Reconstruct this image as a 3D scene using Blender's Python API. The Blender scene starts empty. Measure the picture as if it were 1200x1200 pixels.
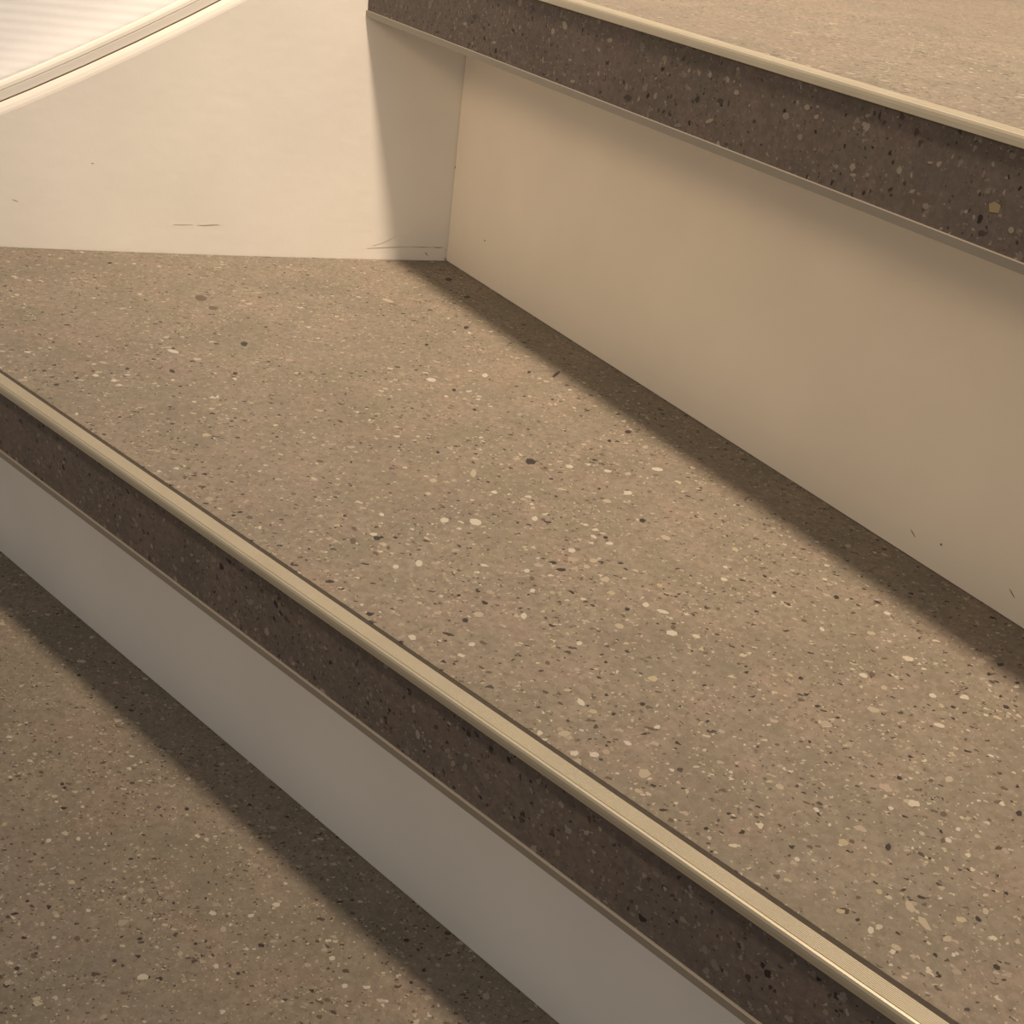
import bpy, bmesh, math, random
from math import sin, cos, radians as R_, pi
from mathutils import Vector, Matrix
random.seed(7)
S = bpy.context.scene
C = S.collection

# ------------------------------------------------------------------ camera, world, lights, exposure
CAM_Z = 0.56691                      # lens height over the lower floor
PITCH, ROLL, FPX = 0.50981, -0.1361, 1410.0
fw = Vector((0, cos(PITCH), -sin(PITCH)))
rt0 = Vector((1, 0, 0)); dn0 = fw.cross(rt0)
rt = rt0 * cos(ROLL) + dn0 * sin(ROLL)
dn = dn0 * cos(ROLL) - rt0 * sin(ROLL)
cd = bpy.data.cameras.new('camera'); cam = bpy.data.objects.new('camera', cd); C.objects.link(cam)
cd.sensor_width = 36; cd.lens = 36 * FPX / 1200; cd.clip_start = 0.01
cam.matrix_world = Matrix(((rt.x, -dn.x, -fw.x, 0), (rt.y, -dn.y, -fw.y, 0), (rt.z, -dn.z, -fw.z, CAM_Z), (0, 0, 0, 1)))
S.camera = cam

S.view_settings.view_transform = 'Standard'; S.view_settings.look = 'None'
S.view_settings.exposure = 0.0; S.view_settings.gamma = 1.0; S.view_settings.use_curve_mapping = False

w = bpy.data.worlds.new('stairwell_light'); S.world = w; w.use_nodes = True
bg = w.node_tree.nodes['Background']
bg.inputs[0].default_value = (1.0, 0.88, 0.74, 1); bg.inputs[1].default_value = 0.37

# downlight high in the stairwell: light falls along about (-0.05, 0.3, -1)
ld = bpy.data.lights.new('ceiling_downlight', 'SPOT'); lamp = bpy.data.objects.new('ceiling_downlight', ld); C.objects.link(lamp)
ld.energy = 1640; ld.color = (1.0, 0.79, 0.57); ld.shadow_soft_size = 0.28
ld.spot_size = R_(49.5); ld.spot_blend = 0.356
lamp.location = (0.2, -0.9, 5.0)
lamp.rotation_euler = (Vector((1.2427, 2.0477, 0.40)) - Vector(lamp.location)).to_track_quat('-Z', 'Y').to_euler()

# warm fill spot added behind the viewer's left shoulder to brighten the upper riser
l2 = bpy.data.lights.new('riser_fill', 'SPOT'); fill2 = bpy.data.objects.new('riser_fill', l2); C.objects.link(fill2)
l2.energy = 22; l2.color = (1.0, 0.71, 0.42); l2.shadow_soft_size = 0.24; l2.spot_size = R_(42); l2.spot_blend = 0.5
fill2.location = (-0.8, -0.45, 1.25)
fill2.rotation_euler = (Vector((0.10, 0.75, 0.75)) - Vector(fill2.location)).to_track_quat('-Z', 'Y').to_euler()

# soft fill panel added behind the viewer's right shoulder, lifting the string's shadow
l3 = bpy.data.lights.new('string_fill', 'AREA'); fill3 = bpy.data.objects.new('string_fill', l3); C.objects.link(fill3)
l3.energy = 9.0; l3.color = (1.0, 0.93, 0.85); l3.shape = 'RECTANGLE'; l3.size = 1.1; l3.size_y = 1.3
fill3.location = (1.7, -1.9, 1.5)
fill3.rotation_euler = (Vector((-0.2, 0.6, 0.42)) - Vector(fill3.location)).to_track_quat('-Z', 'Y').to_euler()

# ------------------------------------------------------------------ dimensions (metres)
RISE = 0.17
Z = [0.17, 0.34, 0.51]                               # tread heights
PIV = Vector((0.47559, -0.10058))                    # point the winder nosings turn about
TH = [0.41935, 0.6724, 0.92546]
BAND, LIP, TRIM, OVER, STRIP = 0.03648, 0.0037, 0.003, 0.0547, 0.0080
N = [Vector((sin(t), cos(t))) for t in TH]
T = [Vector((n.y, -n.x)) for n in N]                 # along the nosing, towards the narrow end
D = [n.dot(PIV) for n in N]
AC, AR = Vector((-1.14515, 3.49254)), 2.9947         # the slightly curved string board

def arc(x, u=0.0):                                   # point of the string face at x, u behind it
    r = AR - u                                       # it turns more sharply away beyond the middle riser
    return Vector((x, AC.y - math.sqrt(r * r - (x - AC.x) ** 2) + 0.9 * max(0.0, x + 0.03) ** 2))
def arc_hit(n, d, u=0.0):                            # where the line n.p = d meets the string face
    lo, hi = -1.6, 1.2
    f = lambda x: n.dot(arc(x, u)) - d
    for _ in range(60):
        m = (lo + hi) / 2
        if f(lo) * f(m) <= 0: hi = m
        else: lo = m
    return arc((lo + hi) / 2, u)
def topz(x):                                         # height of the string's top edge
    x0, z0, s0, c0 = -0.2321, CAM_Z - 0.1263, 0.563, 0.52
    a, b = -0.34, -0.12
    xx = min(max(x, a), b)
    z = z0 + s0 * (xx - x0) + c0 * (xx - x0) ** 2
    return z + (x - xx) * (s0 + 2 * c0 * (xx - x0))

# ------------------------------------------------------------------ materials
def mat(name):
    m = bpy.data.materials.new(name); m.use_nodes = True
    nt = m.node_tree; return m, nt, nt.nodes['Principled BSDF']
def node(nt, typ, **k):
    n = nt.nodes.new(typ)
    for a, v in k.items():
        if isinstance(a, str) and a.startswith('i_'): n.inputs[a[2:]].default_value = v
        else: setattr(n, a, v)
    return n
def ramp(nt, fac, stops, interp='LINEAR'):
    r = node(nt, 'ShaderNodeValToRGB'); r.color_ramp.interpolation = interp
    e = r.color_ramp.elements
    while len(e) < len(stops): e.new(0.5)
    for q, (p, c) in zip(e, stops):
        q.position = p; q.color = (*c, 1) if len(c) == 3 else c
    nt.links.new(fac, r.inputs[0]); return r.outputs[0]
def mth(nt, op, a, b=None, c=None):
    n = node(nt, 'ShaderNodeMath', operation=op)
    for i, v in enumerate((a, b, c)):
        if v is None: continue
        if isinstance(v, (int, float)): n.inputs[i].default_value = v
        else: nt.links.new(v, n.inputs[i])
    return n.outputs[0]
def mix(nt, fac, a, b):
    n = node(nt, 'ShaderNodeMix', data_type='RGBA')
    for s, v in ((n.inputs[0], fac), (n.inputs[6], a), (n.inputs[7], b)):
        if isinstance(v, (int, float)): s.default_value = v
        elif isinstance(v, tuple): s.default_value = (*v, 1)
        else: nt.links.new(v, s)
    return n.outputs[2]

def terrazzo(name='terrazzo_floor_sheet', tone=(1, 1, 1)):
    m, nt, p = mat(name); L = nt.links
    co = node(nt, 'ShaderNodeTexCoord').outputs['Object']
    def noise(scale, detail=3, rough=0.55, off=0):
        mp = node(nt, 'ShaderNodeMapping'); mp.inputs['Location'].default_value = (off, off * .7, off * .3)
        L.new(co, mp.inputs[0])
        n = node(nt, 'ShaderNodeTexNoise', i_Scale=scale, i_Detail=detail, i_Roughness=rough); L.new(mp.outputs[0], n.inputs['Vector']); return n.outputs[0]
    base = ramp(nt, noise(22, 4, .6), [(.3, (.190, .166, .134)), (.5, (.228, .197, .160)), (.7, (.255, .216, .174))])
    # cloudy blotches: rosy, olive and grey
    base = mix(nt, ramp(nt, noise(38, 2, .5, 3), [(.48, (0, 0, 0)), (.64, (.55, .55, .55))]), base, (.268, .208, .172))
    base = mix(nt, ramp(nt, noise(45, 2, .5, 9), [(.50, (0, 0, 0)), (.66, (.5, .5, .5))]), base, (.190, .173, .135))
    base = mix(nt, ramp(nt, noise(320, 4, .7, 5), [(.40, (.55, .55, .55)), (.58, (0, 0, 0))]), base, (.150, .126, .098))
    base = mix(nt, ramp(nt, noise(420, 3, .7, 15), [(.56, (0, 0, 0)), (.75, (.5, .5, .5))]), base, (.33, .28, .22))
    # warped coordinates give the chips ragged outlines
    wn = node(nt, 'ShaderNodeTexNoise', i_Scale=420, i_Detail=2); L.new(co, wn.inputs['Vector'])
    sub = node(nt, 'ShaderNodeVectorMath', operation='SUBTRACT'); L.new(wn.outputs['Color'], sub.inputs[0]); sub.inputs[1].default_value = (.5, .5, .5)
    sc = node(nt, 'ShaderNodeVectorMath', operation='SCALE'); L.new(sub.outputs[0], sc.inputs[0]); sc.inputs['Scale'].default_value = 0.0028
    add = node(nt, 'ShaderNodeVectorMath', operation='ADD'); L.new(co, add.inputs[0]); L.new(sc.outputs[0], add.inputs[1])
    dens = noise(30, 2, .5, 21)
    def chips(col, scale, keep, size, stops, stretch, rot, off, clump=True):
        mp = node(nt, 'ShaderNodeMapping'); mp.inputs['Scale'].default_value = stretch; mp.inputs['Rotation'].default_value = rot
        mp.inputs['Location'].default_value = (off, off * 1.3, off * .6)
        L.new(add.outputs[0], mp.inputs[0])
        v = node(nt, 'ShaderNodeTexVoronoi', i_Scale=scale); L.new(mp.outputs[0], v.inputs['Vector'])
        sp = node(nt, 'ShaderNodeSeparateColor'); L.new(v.outputs['Color'], sp.inputs[0])
        k = keep if not clump else mth(nt, 'MULTIPLY', ramp(nt, dens, [(.32, (.35,) * 3), (.68, (1,) * 3)]), keep * 1.5)
        on = mth(nt, 'LESS_THAN', sp.outputs[0], k)
        rad = mth(nt, 'MULTIPLY_ADD', mth(nt, 'POWER', sp.outputs[1], 2.2), size * .75, size * .25)
        inside = mth(nt, 'LESS_THAN', v.outputs['Distance'], rad)
        f = mth(nt, 'MULTIPLY', on, inside)
        return mix(nt, f, col, ramp(nt, sp.outputs[2], stops, 'CONSTANT'))
    pale = [(0, (.31, .27, .215)), (.3, (.38, .335, .27)), (.5, (.43, .39, .32)), (.68, (.36, .31, .22)), (.78, (.33, .27, .22)), (.88, (.28, .24, .20))]
    dark = [(0, (.075, .06, .052)), (.4, (.11, .09, .07)), (.7, (.045, .038, .036))]
    c = chips(base, 330, .16, .50, [(0, (.175, .15, .12)), (.5, (.30, .25, .20)), (.75, (.20, .18, .155))], (1, 1.3, 1), (0, 0, .5), 1, False)
    c = chips(c, 900, .17, .55, [(0, (.36, .315, .25)), (.5, (.30, .26, .205)), (.8, (.40, .36, .30))], (1, 1.2, 1), (0, 0, .7), 11)
    c = chips(c, 850, .13, .55, [(0, (.12, .098, .078)), (.5, (.085, .07, .058)), (.8, (.15, .125, .1))], (1, 1.2, 1), (0, 0, .1), 13)
    c = chips(c, 520, .13, .55, dark, (1, 1.4, 1), (0, 0, 1.3), 4)
    c = chips(c, 330, .085, .52, dark, (1, 1.7, 1), (.3, 0, .9), 6)
    c = chips(c, 560, .13, .55, pale, (1, 1.3, 1), (0, .2, .2), 2)
    c = chips(c, 320, .13, .52, pale, (1, 1.5, 1), (0, 0, -.4), 3)
    c = chips(c, 210, .045, .44, pale, (1, 1.3, 1), (.2, 0, .8), 8)
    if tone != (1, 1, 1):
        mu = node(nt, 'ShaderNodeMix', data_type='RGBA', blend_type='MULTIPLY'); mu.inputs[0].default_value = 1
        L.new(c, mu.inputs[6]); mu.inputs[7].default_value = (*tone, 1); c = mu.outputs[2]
    L.new(c, p.inputs['Base Color'])
    p.inputs['Roughness'].default_value = 0.6
    p.inputs['Specular IOR Level'].default_value = 0.22
    b = node(nt, 'ShaderNodeBump', i_Strength=0.08, i_Distance=0.0005); L.new(noise(900, 2), b.inputs['Height']); L.new(b.outputs[0], p.inputs['Normal'])
    return m
M_TER = terrazzo()
M_BAND = terrazzo('shaded_terrazzo_edge_band', (.51, .49, .55))  # tread terrazzo again, with the shade under the nosing put into its colour

def paint(name, col, bump=.15, rough=.5):
    m, nt, p = mat(name); L = nt.links
    co = node(nt, 'ShaderNodeTexCoord').outputs['Object']
    n = node(nt, 'ShaderNodeTexNoise', i_Scale=14, i_Detail=4); L.new(co, n.inputs['Vector'])
    a = tuple(x * .965 for x in col); b = tuple(min(1, x * 1.03) for x in col)
    L.new(ramp(nt, n.outputs[0], [(.35, a), (.65, b)]), p.inputs['Base Color'])
    n2 = node(nt, 'ShaderNodeTexNoise', i_Scale=160, i_Detail=3); L.new(co, n2.inputs['Vector'])
    bp = node(nt, 'ShaderNodeBump', i_Strength=bump, i_Distance=0.001); L.new(n2.outputs[0], bp.inputs['Height']); L.new(bp.outputs[0], p.inputs['Normal'])
    p.inputs['Roughness'].default_value = rough; p.inputs['Specular IOR Level'].default_value = .3
    return m
M_RISER_LIT = paint('riser_paint_warm_lit', (.86, .79, .69), .10, .55)  # upper riser: warm bounce from the tread put into the white
M_RISER_DIM = paint('riser_paint_dimmed', (.745, .735, .72), .10, .55)  # lower risers: weaker light put into the colour of the white boards
M_STRING = paint('white_string_paint', (.80, .77, .73), .18, .5)
M_CAP = paint('white_cap_paint', (.76, .73, .69), .05, .45)
M_WALL = paint('white_ribbed_wall', (.81, .82, .86), .10, .6)
M_CORE = paint('board_core', (.42, .38, .33), .1, .7)
M_FLOOR = paint('plain_floor', (.25, .22, .19), .1, .6)

def metal(name, col, rough, met):
    m, nt, p = mat(name); L = nt.links
    co = node(nt, 'ShaderNodeTexCoord').outputs['Object']
    n = node(nt, 'ShaderNodeTexNoise', i_Scale=55, i_Detail=4); L.new(co, n.inputs['Vector'])
    L.new(ramp(nt, n.outputs[0], [(.3, tuple(x * .93 for x in col)), (.7, col)]), p.inputs['Base Color'])
    p.inputs['Metallic'].default_value = met; p.inputs['Roughness'].default_value = rough
    return m
M_ALU = metal('anodised_aluminium', (.58, .525, .415), .50, .92)
M_TRIM = metal('grey_aluminium_trim', (.27, .245, .21), .45, .4)
def flat(name, col, rough=.7):
    m, nt, p = mat(name); L = nt.links
    co = node(nt, 'ShaderNodeTexCoord').outputs['Object']
    n = node(nt, 'ShaderNodeTexNoise', i_Scale=300, i_Detail=2); L.new(co, n.inputs['Vector'])
    L.new(ramp(nt, n.outputs[0], [(.3, tuple(x * .85 for x in col)), (.7, col)]), p.inputs['Base Color'])
    p.inputs['Roughness'].default_value = rough; p.inputs['Specular IOR Level'].default_value = .25
    return m
M_GAP = flat('dark_sealant', (.075, .062, .05))
M_JOINT = flat('brown_joint', (.34, .25, .17))
M_CRACK = flat('paint_crack_shadow', (.34, .27, .20))
M_DIRT = flat('brown_dirt', (.20, .13, .07))
CHIP = {
    'black': flat('charcoal_stone', (.052, .043, .042), .5), 'brown': flat('brown_stone', (.125, .098, .075), .5),
    'grey': flat('grey_stone', (.205, .18, .155), .5),
    'white': flat('cream_stone', (.46, .43, .37), .5), 'cream': flat('beige_stone', (.37, .32, .25), .5),
    'yellow': flat('ochre_stone', (.37, .315, .215), .5), 'pink': flat('rosy_stone', (.34, .27, .215), .5)}
CHIP_SHADED = dict(CHIP, white=flat('shaded_white_stone', (.27, .25, .215), .5), cream=flat('shaded_beige_stone', (.235, .205, .165), .5),  # band copies of the stones, darkened in colour for the shade there
    yellow=flat('shaded_ochre_stone', (.25, .20, .12), .5), pink=flat('shaded_rosy_stone', (.20, .165, .15), .5), grey=flat('shaded_grey_stone', (.165, .15, .14), .5))

# ------------------------------------------------------------------ mesh helpers
def link(name, bm, m, parent=None, origin=None, smooth=False):
    bmesh.ops.recalc_face_normals(bm, faces=bm.faces)
    me = bpy.data.meshes.new(name); bm.to_mesh(me); bm.free()
    if origin is not None: me.transform(Matrix.Translation(-Vector(origin)))
    for mm in (m if isinstance(m, (list, tuple)) else [m]): me.materials.append(mm)
    if smooth:
        for f in me.polygons: f.use_smooth = True
    o = bpy.data.objects.new(name, me); C.objects.link(o)
    if parent is not None: o.parent = parent
    if origin is not None and parent is None: o.location = origin
    return o
def slab(bm, poly, z0, z1):                          # upright prism over a plan polygon
    lo = [bm.verts.new((x, y, z0)) for x, y in poly]; hi = [bm.verts.new((x, y, z1)) for x, y in poly]
    k = len(poly)
    fs = [bm.faces.new(hi), bm.faces.new(lo[::-1])]
    for i in range(k): bm.faces.new((lo[i], lo[(i + 1) % k], hi[(i + 1) % k], hi[i]))
    bmesh.ops.triangulate(bm, faces=fs, ngon_method='EAR_CLIP')
def extrude(bm, prof, n, t, d, z, a_of):             # profile (back, up) run along a nosing; a_of(back) gives its two ends
    rows = []
    for u, v in prof:
        a, b = a_of(u)
        q = n * (d + u)
        rows.append([bm.verts.new((q.x + t.x * s, q.y + t.y * s, z + v)) for s in (a, b)])
    k = len(rows)
    for i in range(k):
        p, q = rows[i], rows[(i + 1) % k]
        bm.faces.new((p[0], p[1], q[1], q[0]))
    fs = [bm.faces.new([r[0] for r in rows]), bm.faces.new([r[1] for r in rows][::-1])]
    bmesh.ops.triangulate(bm, faces=fs, ngon_method='EAR_CLIP')
def sweep(bm, prof, xs, zf, close=True):             # profile (u behind the string face, v above its top edge) along the arc
    rows = [[bm.verts.new((*arc(x, u), (zf(x) + v) if abs_ is None else abs_)) for (u, v, abs_) in prof] for x in xs]
    k = len(prof)
    for a, b in zip(rows, rows[1:]):
        for i in range(k if close else k - 1):
            bm.faces.new((a[i], a[(i + 1) % k], b[(i + 1) % k], b[i]))
    if close:
        fs = [bm.faces.new(rows[0]), bm.faces.new(rows[-1][::-1])]
        bmesh.ops.triangulate(bm, faces=fs, ngon_method='EAR_CLIP')

# ------------------------------------------------------------------ the setting
XS = [-1.25 + i * 0.025 for i in range(94)]          # -1.25 .. 1.08 along the string
fl = bmesh.new(); slab(fl, [(-1.6, -1.2), (1.6, -1.2), (1.6, 1.8), (-1.6, 1.8)], -0.05, 0.0)
o = link('floor', fl, M_FLOOR); o['kind'] = 'structure'

wb = bmesh.new()                                     # the wall beyond the string: fine raised ribs, one every 4.8 mm
xs = [-1.25 + i * 0.05 for i in range(48)]
per, rows = 0.0048, []
zz = 0.0
levels = [0.0, 0.30]
k = 0.30
while k < 1.25: k += per / 5; levels.append(k)
levels += [1.4]
for x in xs:
    col = []
    for z in levels:
        u = 0.030
        if 0.30 < z < 1.26:
            wav = 0.0006 * sin(x * 23) + 0.0004 * sin(x * 61 + z * 40)
            u -= 0.00016 * (0.5 + 0.5 * sin(2 * pi * (z + wav) / per))
        col.append(wb.verts.new((*arc(x, u), z)))
    rows.append(col)
for a, b in zip(rows, rows[1:]):
    for i in range(len(levels) - 1): wb.faces.new((a[i], b[i], b[i + 1], a[i + 1]))
back = [[wb.verts.new((*arc(x, 0.09), z)) for z in (0.0, 1.4)] for x in xs]
for a, b in zip(back, back[1:]): wb.faces.new((a[0], a[1], b[1], b[0]))
for col, bk in zip(rows, back): pass
for (a, b), (c, d) in zip(zip(rows, rows[1:]), zip(back, back[1:])): wb.faces.new((a[-1], b[-1], d[1], c[1]))
o = link('wall_left', wb, M_WALL, smooth=True); o['kind'] = 'structure'

# ------------------------------------------------------------------ the string board with its cap
string = bpy.data.objects.new('stair_string', None); C.objects.link(string); string.location = (*arc(-0.2, 0.015), 0.0)
string['label'] = 'white painted curved string board with a moulded cap along the wall at left'
string['category'] = 'stair string'
def under(o, root):
    o.parent = root; o.matrix_parent_inverse = Matrix.Translation(-Vector(root.location)); return o
bm = bmesh.new()
prof = [(0, 0, 0.001), (0, -.0006, None), (.0002, .0008, None), (.0009, .0030, None), (.0020, .0052, None), (.0034, .0058, None), (.027, .0058, None), (.027, 0, 0.001)]
sweep(bm, prof, XS, topz)
board = under(link('string_board', bm, M_STRING), string)
bm = bmesh.new()
sweep(bm, [(.0040, .0056, None), (.0040, .0070, None), (.026, .0070, None), (.026, .0056, None)], XS, topz)
under(link('cap_joint', bm, M_JOINT), string)
bm = bmesh.new()
prof = [(.0032, .0066, None), (.0032, .0109, None), (.0036, .0111, None), (.0036, .0115, None), (.0033, .0117, None), (.0036, .0135, None),
        (.0044, .0150, None), (.0058, .0160, None), (.0085, .0164, None), (.0285, .0164, None), (.0285, .0066, None)]
sweep(bm, prof, XS, topz)
under(link('cap_moulding', bm, M_CAP), string)

# hairline cracks and marks in the paint: (x, height) polylines on the string face
def mark(name, pts, half, m, parent, place):
    bm = bmesh.new(); a = []
    for i, (s, z) in enumerate(pts):
        h = half * (0.35 if i in (0, len(pts) - 1) else 1.0)
        a.append([bm.verts.new(place(s, z + h, .00012)), bm.verts.new(place(s, z - h, .00012)),
                  bm.verts.new(place(s, z + h, -.0004)), bm.verts.new(place(s, z - h, -.0004))])
    for p, q in zip(a, a[1:]):
        for i, j in ((0, 1), (1, 3), (3, 2), (2, 0)): bm.faces.new((p[i], p[j], q[j], q[i]))
    for p in (a[0], a[-1]): bm.faces.new((p[0], p[1], p[3], p[2]))
    return under(link(name, bm, m), parent)

CRACKS = [
    ([(-0.2081,0.3565), (-0.2029,0.3566), (-0.1981,0.3569)], 8e-05, 's'),
    ([(-0.1959,0.3567), (-0.1920,0.3568), (-0.1885,0.3572), (-0.1845,0.3575)], 0.00016, 's'),
    ([(-0.1051,0.3465), (-0.0980,0.3470), (-0.0900,0.3477), (-0.0813,0.3481)], 0.0001, 's'),
    ([(-0.0813,0.3481), (-0.0735,0.3480), (-0.0677,0.3481)], 0.00016, 's'),
    ([(-0.0677,0.3481), (-0.0652,0.3479), (-0.0623,0.3481)], 0.0003, 's'),
    ([(-0.1019,0.3481), (-0.0959,0.3503), (-0.0894,0.3541)], 7e-05, 's'),
    ([(-0.2870,0.3663), (-0.2858,0.3659), (-0.2842,0.3653)], 0.00014, 's'),
    ([(-0.2476,0.3881), (-0.2470,0.3879), (-0.2464,0.3882)], 0.00016, 's'),
    ([(-0.0723,0.3447), (-0.0712,0.3437), (-0.0707,0.3427)], 0.0004, 'd'),
    ([(-0.0608,0.3418), (-0.0602,0.3408), (-0.0596,0.3400)], 0.0006, 'd'),
    ([(-0.0611,0.3481), (-0.0606,0.3460), (-0.0607,0.3439)], 0.00022, 'd'),
]
for pts, half, kind in CRACKS:
    mark('paint_crack' if kind == 's' else 'dirt_mark', pts, half, M_CRACK if kind == 's' else M_DIRT, string, lambda q, z, o: (*arc(q, -o), z))

# ------------------------------------------------------------------ the winder steps
GAP = 0.0004
def ends(i, off):                                    # ends along the nosing at this depth: string face .. narrow end
    p = arc_hit(N[i], D[i] + off, -GAP)
    a = (p - N[i] * (D[i] + off)).dot(T[i])
    q = N[i] * D[i]
    return a, (PIV - q).dot(T[i]) - 0.16
LABEL = ['lowest terrazzo-look step in the lower left corner, only its speckled tread showing',
         'middle speckled beige winder step crossing the picture with a ribbed metal nosing',
         'upper speckled step at top right with slim metal nosing above a white riser']
STEP = []
for i in range(3):
    root = bpy.data.objects.new('stair_step', None); C.objects.link(root)
    mid = N[i] * (D[i] + OVER + 0.02) + T[i] * (ends(i, 0)[0] * .5 + ends(i, 0)[1] * .5)
    root.location = (mid.x, mid.y, Z[i] - RISE)
    root['label'] = LABEL[i]; root['category'] = 'stair step'; root['group'] = 'winder steps of the staircase'
    STEP.append(root)
    n, t, d, z = N[i], T[i], D[i], Z[i]
    # plan outline of the tread from behind the nosing to the next riser
    def outline(front):
        a, b = ends(i, front)
        pts = []
        pl = n * (d + front)
        p0 = pl + t * a; p1 = pl + t * b
        if i < 2:
            n2, t2 = N[i + 1], T[i + 1]; bk = D[i + 1] + OVER + 0.004
            a2, b2 = ends(i + 1, OVER + 0.004)
            q0 = n2 * bk + t2 * a2; q1 = n2 * bk + t2 * b2
        else:
            q0 = arc_hit(n, d + 1.0, -GAP); q1 = n * (d + 1.0) + t * b
        pts = [p1, p0]
        for s in range(1, 12): pts.append(arc(p0.x + (q0.x - p0.x) * s / 12, -GAP))
        pts += [q0, q1]
        return [(p.x, p.y) for p in pts]
    bm = bmesh.new(); slab(bm, outline(STRIP), z - 0.003, z)
    tread = under(link('tread', bm, M_TER), root)
    bm = bmesh.new(); slab(bm, outline(0.0035), z - BAND + 0.0012, z - 0.0031)
    under(link('tread_core', bm, M_CORE), root)
    e = lambda u: ends(i, u)
    # ribbed aluminium nosing, an L of 6.2 by 3.7 mm with fine ridges
    W = STRIP - (0.0016 if i < 2 else 0.0004)
    pr = [(-0.0001, -LIP + .0001), (-0.0003, -LIP + .0003), (-0.00022, -0.0020), (-0.00005, -0.0010), (0.0003, -0.0003), (0.0008, 0.0), (0.00095, -0.00025), (0.0011, -0.00025)]
    u = 0.0012; k = 9; pitch = (W - 0.0002 - u) / k
    for j in range(k):
        for q in range(6):
            ph = pi * (q + .5) / 6
            pr.append((u + pitch * (.5 - .5 * cos(ph) * .98), 0.00014 * sin(ph) - .00002))
        u += pitch
    pr += [(W, -0.0004), (W, -0.0025), (0.0016, -0.0025), (0.0016, -LIP)]
    bm = bmesh.new(); extrude(bm, pr, n, t, d, z, e); under(link('nosing_strip', bm, M_ALU), root)
    bm = bmesh.new(); extrude(bm, [(W, -0.0028), (W, -0.0003), (STRIP, -0.0003), (STRIP, -0.0028)], n, t, d, z, e)
    under(link('sealant_joint', bm, M_GAP), root)
    bm = bmesh.new(); extrude(bm, [(0.0008, -BAND + TRIM), (0.0008, -LIP), (0.0034, -LIP), (0.0034, -BAND + TRIM)], n, t, d, z, e)
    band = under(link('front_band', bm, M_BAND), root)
    ee = lambda u: (ends(i, u)[0] + GAP * .5, ends(i, u)[1])
    bm = bmesh.new()
    extrude(bm, [(-0.0001, -BAND), (-0.0001, -BAND + TRIM - .0002), (0.0001, -BAND + TRIM), (0.0012, -BAND + TRIM), (0.0012, -BAND + .0012), (0.010, -BAND + .0012), (0.010, -BAND)], n, t, d, z, ee)
    under(link('edge_trim', bm, M_TRIM), root)
    # riser board standing on the tread below
    bm = bmesh.new()
    zb = 0.0 if i == 0 else Z[i - 1]
    extrude(bm, [(OVER, zb - z + .0003), (OVER, -BAND + .0011), (OVER + .012, -BAND + .0011), (OVER + .012, zb - z + .0003)], n, t, d, z, e)
    riser = under(link('riser_board', bm, M_RISER_LIT if i == 2 else M_RISER_DIM), root)
    STEP[i] = (root, tread, band, riser)

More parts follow.
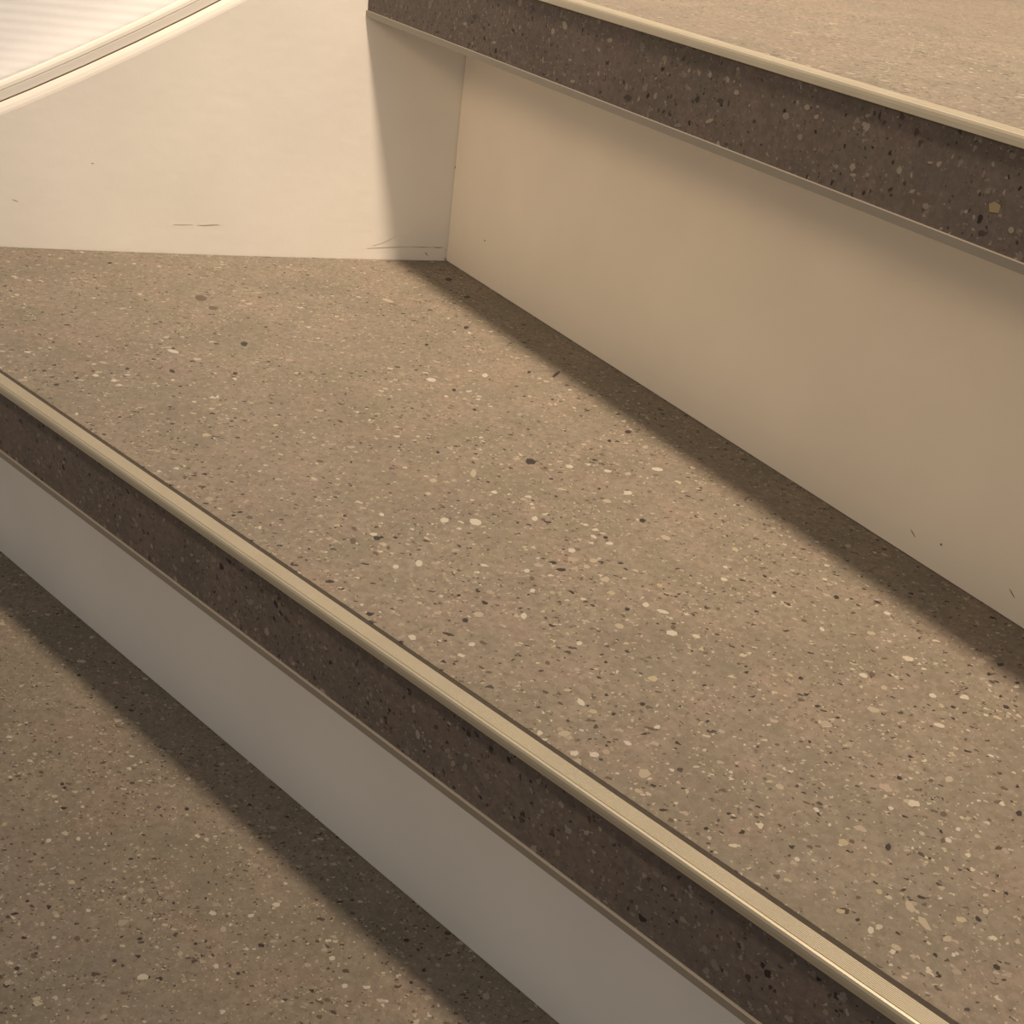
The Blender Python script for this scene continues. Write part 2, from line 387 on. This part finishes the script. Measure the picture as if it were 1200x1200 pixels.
CHIPS_MIDDLE = [
    (0.0049,0.4509,3.68,2.61,1.34,'black'), (-0.0340,0.4478,1.58,0.88,1.61,'black'), (0.0212,0.4514,2.00,1.79,1.41,'white'), (-0.0176,0.4332,3.73,1.39,1.63,'cream'),
    (-0.0330,0.4226,2.18,1.51,1.54,'cream'), (-0.0081,0.4197,1.70,1.41,-2.89,'white'), (0.0458,0.4349,2.34,2.17,-2.39,'white'), (0.0511,0.4133,2.10,1.66,1.40,'black'),
    (-0.0248,0.3926,1.97,1.57,1.38,'white'), (-0.0132,0.3941,3.11,2.28,2.36,'white'), (0.0091,0.4030,2.03,1.30,1.46,'white'), (0.0364,0.3960,1.31,0.97,1.47,'black'),
    (0.0320,0.3954,1.99,1.06,2.21,'white'), (0.0379,0.3919,2.06,1.20,-2.73,'white'), (0.0238,0.3831,1.96,1.50,1.15,'white'), (0.0318,0.3779,1.93,1.47,1.11,'yellow'),
    (0.0204,0.3687,2.01,1.16,-2.99,'black'), (0.0243,0.3766,2.21,1.49,-2.95,'pink'), (0.0294,0.3731,1.83,1.26,2.16,'cream'), (0.0080,0.3647,1.46,1.05,1.40,'white'),
    (0.0101,0.3600,1.67,0.89,1.80,'brown'), (0.0108,0.3524,1.64,1.19,1.56,'white'), (-0.0035,0.3477,1.97,1.44,2.38,'pink'), (0.0362,0.3661,2.53,1.96,-2.17,'cream'),
    (0.0386,0.3577,1.97,1.34,1.45,'yellow'), (0.0506,0.3531,1.66,1.32,1.35,'white'), (0.0560,0.3672,1.54,1.44,-2.74,'yellow'), (0.0565,0.3502,2.64,1.09,2.90,'white'),
    (-0.0064,0.3333,2.07,1.95,2.25,'cream'), (0.0087,0.3360,2.04,1.15,1.54,'white'), (0.0062,0.3354,1.38,0.95,2.54,'cream'), (-0.0105,0.3288,1.50,1.12,1.49,'black'),
    (-0.0152,0.3198,2.12,0.58,2.92,'black'), (-0.0036,0.3177,1.76,1.10,2.62,'brown'), (-0.0070,0.3160,1.30,1.11,-2.44,'white'), (0.0277,0.3246,1.64,0.99,-1.92,'white'),
    (0.0411,0.3377,1.87,1.54,2.77,'cream'), (0.0588,0.3379,2.01,1.55,-3.10,'white'), (0.0439,0.3488,1.19,1.07,2.58,'black'), (0.0596,0.3416,1.60,1.14,1.49,'brown'),
    (0.0597,0.4023,2.09,1.57,2.38,'cream'), (0.0370,0.4254,2.19,1.87,1.48,'cream'), (0.0374,0.4519,2.15,1.59,-3.08,'white'), (0.0461,0.4521,1.77,1.29,-2.16,'cream'),
    (0.0587,0.4599,2.55,1.64,-3.08,'white'), (0.0383,0.4816,1.78,0.93,1.44,'black'), (0.0469,0.4937,2.00,1.41,1.08,'black'), (0.0339,0.4348,1.18,0.83,1.23,'black'),
    (0.0178,0.3115,1.21,0.90,1.82,'brown'), (0.0478,0.2971,1.30,0.97,-2.53,'black'), (0.0288,0.2938,1.96,1.18,2.02,'white'), (0.0325,0.2901,1.29,1.04,2.85,'yellow'),
    (0.0312,0.2857,1.17,0.71,-2.47,'brown'), (0.0242,0.2779,2.41,1.28,-2.71,'cream'), (0.0272,0.2698,1.72,1.39,-2.49,'white'), (0.0329,0.2704,1.50,1.11,-2.91,'white'),
    (0.0364,0.2724,1.56,1.20,1.22,'pink'), (0.0503,0.2858,2.52,0.72,2.97,'brown'), (0.0519,0.2869,1.44,0.82,-2.34,'white'), (0.0429,0.2776,1.42,0.95,2.53,'white'),
    (0.0474,0.2651,2.81,1.77,-1.92,'cream'), (0.0455,0.2576,1.65,1.06,2.78,'cream'), (0.0244,0.2988,1.64,0.83,-2.85,'cream'), (0.0364,0.3162,0.94,0.68,1.42,'black'),
    (0.0866,0.2675,1.72,1.29,2.28,'cream'), (0.0960,0.2599,1.34,0.80,1.91,'white'), (0.0963,0.2583,1.04,0.49,2.03,'black'), (0.1235,0.2786,1.26,0.94,1.08,'black'),
    (0.1331,0.2794,1.16,0.74,-2.32,'brown'), (0.1389,0.2813,1.88,1.18,-2.31,'cream'), (0.1334,0.2655,1.28,0.94,0.72,'brown'), (0.1565,0.2703,1.85,0.90,1.09,'black'),
    (0.1181,0.2649,1.09,0.91,-2.83,'white'), (0.1234,0.2688,1.29,0.80,-2.60,'cream'), (0.1015,0.2484,1.44,1.23,3.01,'yellow'), (0.1040,0.2492,1.08,0.87,1.03,'brown'),
    (0.1140,0.2488,1.60,0.88,1.16,'black'), (0.1319,0.2548,1.31,1.04,-2.85,'white'), (0.1304,0.2545,1.51,0.65,1.04,'brown'), (0.1410,0.2581,1.18,0.89,-2.96,'cream'),
    (0.1361,0.2599,1.09,0.69,-2.38,'white'), (0.1249,0.2561,1.02,0.91,-2.98,'cream'), (0.0876,0.2395,1.05,0.83,0.85,'white'), (0.0964,0.2232,1.54,1.01,-2.99,'yellow'),
    (0.1004,0.2211,0.89,0.61,-2.49,'black'), (0.1032,0.2183,1.33,0.72,1.21,'white'), (0.1080,0.2318,1.13,0.99,2.78,'yellow'), (0.1152,0.2282,2.76,1.19,1.70,'cream'),
    (0.1178,0.2230,3.04,1.45,1.97,'cream'), (0.1281,0.2360,1.52,1.11,-2.54,'grey'), (0.1327,0.2270,1.33,0.74,1.86,'black'), (0.1355,0.2300,1.66,0.91,1.06,'cream'),
    (0.1227,0.2189,1.52,0.96,-2.57,'cream'), (0.1086,0.2138,1.35,0.91,2.64,'cream'), (0.1230,0.2139,0.93,0.57,0.98,'white'), (0.1332,0.2119,0.93,0.83,0.86,'black'),
    (0.1255,0.3299,1.59,1.06,1.09,'brown'), (0.1224,0.3285,1.94,1.50,2.34,'white'), (0.1220,0.3104,2.49,1.88,3.09,'cream'), (0.1388,0.3692,1.48,1.22,3.06,'white'),
    (0.1301,0.3548,2.23,1.38,-3.07,'cream'), (0.1213,0.3756,1.65,0.99,1.46,'black'), (0.1679,0.3217,1.31,1.14,0.94,'black'), (0.1456,0.3175,1.59,0.92,1.60,'cream'),
    (0.1440,0.3225,1.33,1.13,0.73,'white'), (0.1281,0.3231,1.68,1.08,-2.27,'cream'), (0.1124,0.3529,1.52,0.86,1.81,'white'), (0.1733,0.3461,1.82,0.77,-2.50,'black'),
    (0.1465,0.4124,2.07,1.23,2.04,'cream'), (0.1328,0.4154,1.82,1.29,1.25,'cream'), (-0.1746,0.5859,4.51,2.69,2.01,'brown'), (-0.1646,0.5742,3.38,2.89,1.52,'brown'),
    (-0.1381,0.5337,3.47,2.19,1.86,'black'), (-0.2340,0.6190,2.10,1.31,1.87,'black'), (-0.1660,0.5134,3.79,1.52,2.80,'white'), (-0.1596,0.4917,2.29,1.22,2.25,'black'),
    (-0.1787,0.4879,1.89,0.91,1.90,'black'), (-0.2002,0.4620,1.45,1.25,-2.03,'black'), (-0.1950,0.4714,1.47,0.81,2.17,'black'), (-0.1887,0.4765,1.98,1.31,2.27,'white'),
    (-0.1795,0.4739,1.81,1.41,1.93,'white'), (-0.1330,0.4987,1.44,1.13,1.71,'black'), (-0.1316,0.4926,1.91,0.82,2.18,'white'), (-0.1821,0.4379,1.61,0.66,1.95,'white'),
    (-0.1335,0.4719,1.76,0.72,1.84,'white'), (-0.1742,0.5291,2.26,1.45,-1.84,'cream'), (-0.1495,0.5869,2.50,1.71,1.70,'cream'), (-0.0553,0.3688,2.63,1.23,1.68,'brown'),
    (-0.0564,0.3774,2.13,1.11,2.24,'brown'), (-0.0473,0.3730,1.52,1.21,1.92,'black'), (-0.0488,0.3754,1.55,1.21,-3.09,'white'), (-0.0408,0.3751,0.92,0.76,1.44,'black'),
    (-0.0422,0.3674,1.75,0.76,1.70,'brown'), (-0.0460,0.3625,1.87,0.83,2.24,'brown'), (-0.0483,0.3547,1.66,0.55,3.05,'black'), (-0.0301,0.3600,2.26,1.20,1.66,'white'),
    (-0.0377,0.3557,1.40,1.04,1.59,'white'), (-0.0338,0.3649,0.87,0.46,1.67,'black'), (-0.0691,0.3594,0.86,0.59,1.74,'black'), (-0.0685,0.3520,0.83,0.58,1.74,'black'),
    (-0.0891,0.3691,1.20,0.75,1.80,'white'), (-0.0263,0.3153,1.91,1.33,1.82,'white'), (-0.0451,0.3295,0.85,0.74,-2.68,'white'), (-0.0614,0.3857,1.03,0.86,2.43,'black'),
    (-0.0484,0.3903,1.68,1.06,1.89,'white'), (-0.0543,0.6679,3.78,2.69,1.59,'black'), (-0.0413,0.6425,2.60,1.81,1.33,'black'), (-0.0368,0.5952,3.10,1.41,-1.70,'black'),
    (-0.0346,0.5885,1.84,0.88,1.58,'white'), (-0.0824,0.6198,4.73,2.07,2.44,'cream'), (0.0124,0.5491,5.75,0.97,-1.95,'black'), (-0.0217,0.5354,2.65,1.61,1.50,'white'),
    (-0.0462,0.5215,2.45,2.21,2.73,'white'), (-0.0010,0.5471,1.64,0.83,1.52,'black'), (-0.0538,0.5642,1.76,1.24,1.44,'black'), (-0.0344,0.5134,1.96,0.99,1.60,'black'),
    (-0.0230,0.4949,1.40,1.14,1.83,'black'),
]
CHIPS_LOWEST = [
    (-0.1852,0.4028,1.22,1.01,2.58,'black'), (-0.2090,0.4029,1.17,1.05,1.91,'white'), (-0.1776,0.3688,1.37,1.11,2.55,'white'), (-0.1660,0.3721,1.57,1.18,2.20,'white'),
    (-0.1268,0.3981,1.10,0.91,2.12,'black'), (-0.1668,0.3181,1.46,0.92,-3.13,'black'), (-0.1470,0.3211,1.74,1.24,2.16,'brown'), (-0.1233,0.3251,1.12,0.86,-2.82,'black'),
    (-0.1014,0.3263,0.89,0.78,2.49,'black'), (-0.1040,0.3494,0.92,0.68,1.99,'black'), (-0.0992,0.3424,1.61,1.06,2.94,'white'), (-0.0837,0.3438,1.71,1.11,-2.58,'white'),
    (-0.0926,0.3351,1.75,1.33,1.98,'cream'), (-0.1058,0.3205,1.36,1.18,2.76,'cream'), (-0.0906,0.3172,1.44,1.12,2.03,'white'), (-0.1293,0.3132,1.08,0.89,2.43,'black'),
    (-0.1311,0.3492,1.65,1.17,2.06,'cream'), (-0.1260,0.3445,1.48,1.09,2.29,'cream'), (-0.1729,0.3358,1.06,0.83,2.82,'black'), (-0.1993,0.3745,1.50,1.19,2.80,'yellow'),
    (-0.0813,0.3151,1.02,0.76,2.87,'black'), (-0.1625,0.3257,1.34,0.93,2.18,'cream'), (-0.0759,0.3298,1.76,1.00,2.90,'black'), (-0.0470,0.3283,1.52,1.25,-3.04,'white'),
    (-0.0495,0.3572,1.60,0.46,-2.85,'black'), (-0.0749,0.3513,1.75,1.36,-3.06,'white'), (-0.0396,0.3161,1.49,1.19,-3.02,'white'), (-0.0074,0.3245,1.55,1.20,2.76,'cream'),
    (-0.0049,0.3320,1.40,1.03,2.78,'cream'), (0.0037,0.3332,1.04,0.83,-2.87,'cream'), (0.0159,0.3202,1.68,1.60,-3.03,'cream'), (-0.0070,0.3160,1.67,1.38,-2.91,'cream'),
    (-0.0142,0.3219,1.01,0.84,1.66,'black'), (-0.0191,0.3421,1.22,0.87,-2.95,'black'), (-0.0224,0.3119,1.00,0.77,3.01,'white'), (-0.1634,0.3039,1.44,1.02,2.65,'black'),
    (-0.1596,0.3106,1.73,1.16,2.53,'brown'), (-0.1616,0.3734,1.06,0.84,2.29,'cream'),
]
CHIPS_UPPER_BAND = [
    (-0.3864,-0.0288,2.67,1.46,-3.00,'black'), (-0.3341,-0.0183,1.80,1.17,-2.98,'black'), (-0.3269,-0.0139,1.72,1.02,-3.09,'cream'), (-0.3327,-0.0106,1.61,0.99,2.44,'cream'),
    (-0.3380,-0.0265,2.16,0.72,-2.66,'cream'), (-0.3542,-0.0319,1.95,0.78,-3.00,'grey'), (-0.3285,-0.0061,1.29,0.71,-3.09,'cream'), (-0.3538,-0.0119,0.95,0.60,-3.00,'cream'),
    (-0.4348,-0.0102,2.24,1.62,2.51,'cream'), (-0.4428,-0.0140,1.57,1.34,-3.13,'cream'), (-0.4033,-0.0102,1.94,0.95,-2.98,'cream'), (-0.4242,-0.0306,1.81,0.68,-2.94,'cream'),
    (-0.4462,-0.0228,1.27,0.69,-2.97,'black'), (-0.3152,-0.0212,1.27,0.72,-2.95,'black'), (-0.2923,-0.0113,1.54,0.88,-2.97,'cream'), (-0.3009,-0.0162,1.80,1.25,-3.00,'pink'),
    (-0.2879,-0.0100,0.94,0.54,-2.97,'cream'), (-0.2926,-0.0212,1.57,1.11,-2.98,'pink'), (-0.2873,-0.0132,1.16,0.77,-2.57,'cream'), (-0.2663,-0.0079,1.28,0.70,-2.62,'cream'),
    (-0.3057,-0.0092,2.42,1.10,-3.04,'brown'), (-0.2671,-0.0246,1.46,1.32,-2.64,'cream'), (-0.2660,-0.0268,1.43,0.67,-3.00,'cream'), (-0.2485,-0.0207,1.29,1.16,1.66,'cream'),
    (-0.2453,-0.0237,0.83,0.64,-2.99,'black'), (-0.2381,-0.0154,1.42,0.50,-2.90,'cream'), (-0.2416,-0.0252,1.24,0.61,-2.57,'cream'), (-0.2351,-0.0282,1.43,1.03,-3.04,'pink'),
    (-0.2118,-0.0217,2.56,1.72,3.01,'yellow'), (-0.2132,-0.0298,1.61,0.99,-3.10,'black'), (-0.2041,-0.0261,1.13,0.96,-3.03,'cream'), (-0.2207,-0.0255,0.77,0.72,2.65,'cream'),
    (-0.2067,-0.0295,1.00,0.61,-2.87,'grey'), (-0.5618,-0.0299,1.73,0.79,-2.97,'black'), (-0.5385,-0.0313,2.46,0.48,-2.96,'black'), (-0.5058,-0.0190,2.02,1.35,2.38,'black'),
    (-0.4592,-0.0079,1.14,0.85,-3.06,'black'), (-0.4457,-0.0320,1.61,0.70,-2.95,'black'), (-0.5134,-0.0233,1.91,0.74,-2.97,'cream'), (-0.4871,-0.0267,1.79,0.73,-2.96,'cream'),
    (-0.4281,-0.0226,1.51,0.67,-2.96,'cream'), (-0.2605,-0.0253,0.88,0.66,-2.97,'pink'),
]
CHIPS_MIDDLE_BAND = [
    (-0.2786,-0.0099,1.27,0.88,-2.39,'black'), (-0.2693,-0.0081,1.31,0.68,-2.50,'black'), (-0.2847,-0.0182,2.19,1.12,-2.34,'grey'), (-0.2813,-0.0185,1.44,0.75,-2.42,'grey'),
    (-0.2605,-0.0307,1.41,0.66,-2.38,'cream'), (-0.3032,-0.0263,2.20,1.05,0.88,'grey'), (-0.2807,-0.0229,1.17,0.60,-2.41,'black'), (-0.2045,-0.0088,1.11,0.55,-2.42,'black'),
    (-0.1920,-0.0143,1.53,0.81,-2.35,'black'), (-0.1864,-0.0202,1.92,0.83,-2.43,'grey'), (-0.1784,-0.0166,1.57,0.71,-2.51,'grey'), (-0.1785,-0.0214,1.39,0.82,1.36,'grey'),
    (-0.1621,-0.0082,0.82,0.49,-2.19,'black'), (-0.1573,-0.0105,1.51,0.41,1.70,'black'), (-0.1679,-0.0291,1.10,0.64,-2.18,'black'), (-0.1519,-0.0169,1.25,0.56,-2.51,'black'),
    (-0.4420,-0.0111,2.54,1.02,-2.78,'black'), (-0.3882,-0.0206,1.57,1.31,-2.15,'grey'), (-0.3823,-0.0246,1.32,0.59,-2.54,'cream'), (-0.3452,-0.0307,1.45,0.78,-2.37,'grey'),
    (-0.3259,-0.0213,1.67,1.08,-2.33,'grey'), (-0.4277,-0.0119,2.01,0.71,-2.66,'grey'), (-0.3562,-0.0207,1.75,0.98,-2.51,'grey'), (-0.1017,-0.0137,1.11,0.48,-2.33,'black'),
    (-0.0793,-0.0108,0.82,0.43,-2.74,'black'), (-0.1222,-0.0109,1.06,0.60,-2.22,'black'),
]

# larger stones of the terrazzo pattern, each a thin polygon set in the sheet: (x, y, length mm, width mm, turn, kind)
SHAPES = []
for k in range(7):
    m_ = 5 + k % 4
    SHAPES.append([(cos(2 * pi * j / m_ + random.uniform(-.22, .22)) * random.uniform(.76, 1.1), sin(2 * pi * j / m_ + random.uniform(-.22, .22)) * random.uniform(.76, 1.1)) for j in range(m_)])
CHIP_MESH = {}
def chip_mesh(k, kind, dim):
    if (k, kind, dim) not in CHIP_MESH:
        bm = bmesh.new()
        hi = [bm.verts.new((x, y, .00006)) for x, y in SHAPES[k]]; lo = [bm.verts.new((x, y, -.0006)) for x, y in SHAPES[k]]
        bm.faces.new(hi)
        for j in range(len(hi)): bm.faces.new((lo[j], lo[(j + 1) % len(lo)], hi[(j + 1) % len(lo)], hi[j]))
        bmesh.ops.recalc_face_normals(bm, faces=bm.faces)
        me = bpy.data.meshes.new('stone_chip'); bm.to_mesh(me); bm.free(); me.materials.append((CHIP_SHADED if dim else CHIP)[kind])
        CHIP_MESH[(k, kind, dim)] = me
    return CHIP_MESH[(k, kind, dim)]
def set_chips(rows, parent, frame, dim):
    for x, y, a, b, an, kind in rows:
        o = bpy.data.objects.new('stone_chip', chip_mesh(random.randrange(7), kind, dim)); C.objects.link(o)
        o.parent = parent
        o.matrix_local = frame(x, y) @ Matrix.Rotation(an, 4, 'Z') @ Matrix.Diagonal((a / 1000, b / 1000, 1, 1))
def on_tread(i): return lambda x, y: Matrix.Translation((x, y, Z[i]))
def on_band(i):
    n, t = N[i], T[i]
    def f(x, y):
        p = n * (D[i] + .0008) + t * x
        return Matrix(((t.x, 0, -n.x, p.x), (t.y, 0, -n.y, p.y), (0, 1, 0, Z[i] + y), (0, 0, 0, 1)))
    return f
set_chips(CHIPS_MIDDLE, STEP[1][1], on_tread(1), False)
set_chips(CHIPS_LOWEST, STEP[0][1], on_tread(0), False)
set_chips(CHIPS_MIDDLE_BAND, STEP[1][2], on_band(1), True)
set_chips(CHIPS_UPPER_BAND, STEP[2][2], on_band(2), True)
# scuffs on the upper riser: (along, height, half length, half width, tilt)
for x, y, a, b, an in [(-.2380, -.1603, .0021, .00022, -.55), (-.2250, -.1580, .0006, .0005, 0), (-.1919, -.1598, .0022, .00022, -.6), (-.5978, -.1116, .0006, .0009, .3), (-.5960, -.1140, .0005, .0007, 0), (-.5573, -.1452, .0006, .0006, 0)]:
    p = N[2] * (D[2] + OVER) + T[2] * x
    o = bpy.data.objects.new('scuff_mark', chip_mesh(2, 'grey', False)); C.objects.link(o); o.parent = STEP[2][3]
    o.matrix_local = Matrix(((T[2].x, 0, -N[2].x, p.x), (T[2].y, 0, -N[2].y, p.y), (0, 1, 0, Z[2] + y), (0, 0, 0, 1))) @ Matrix.Rotation(an, 4, 'Z') @ Matrix.Diagonal((a, b, 1, 1))
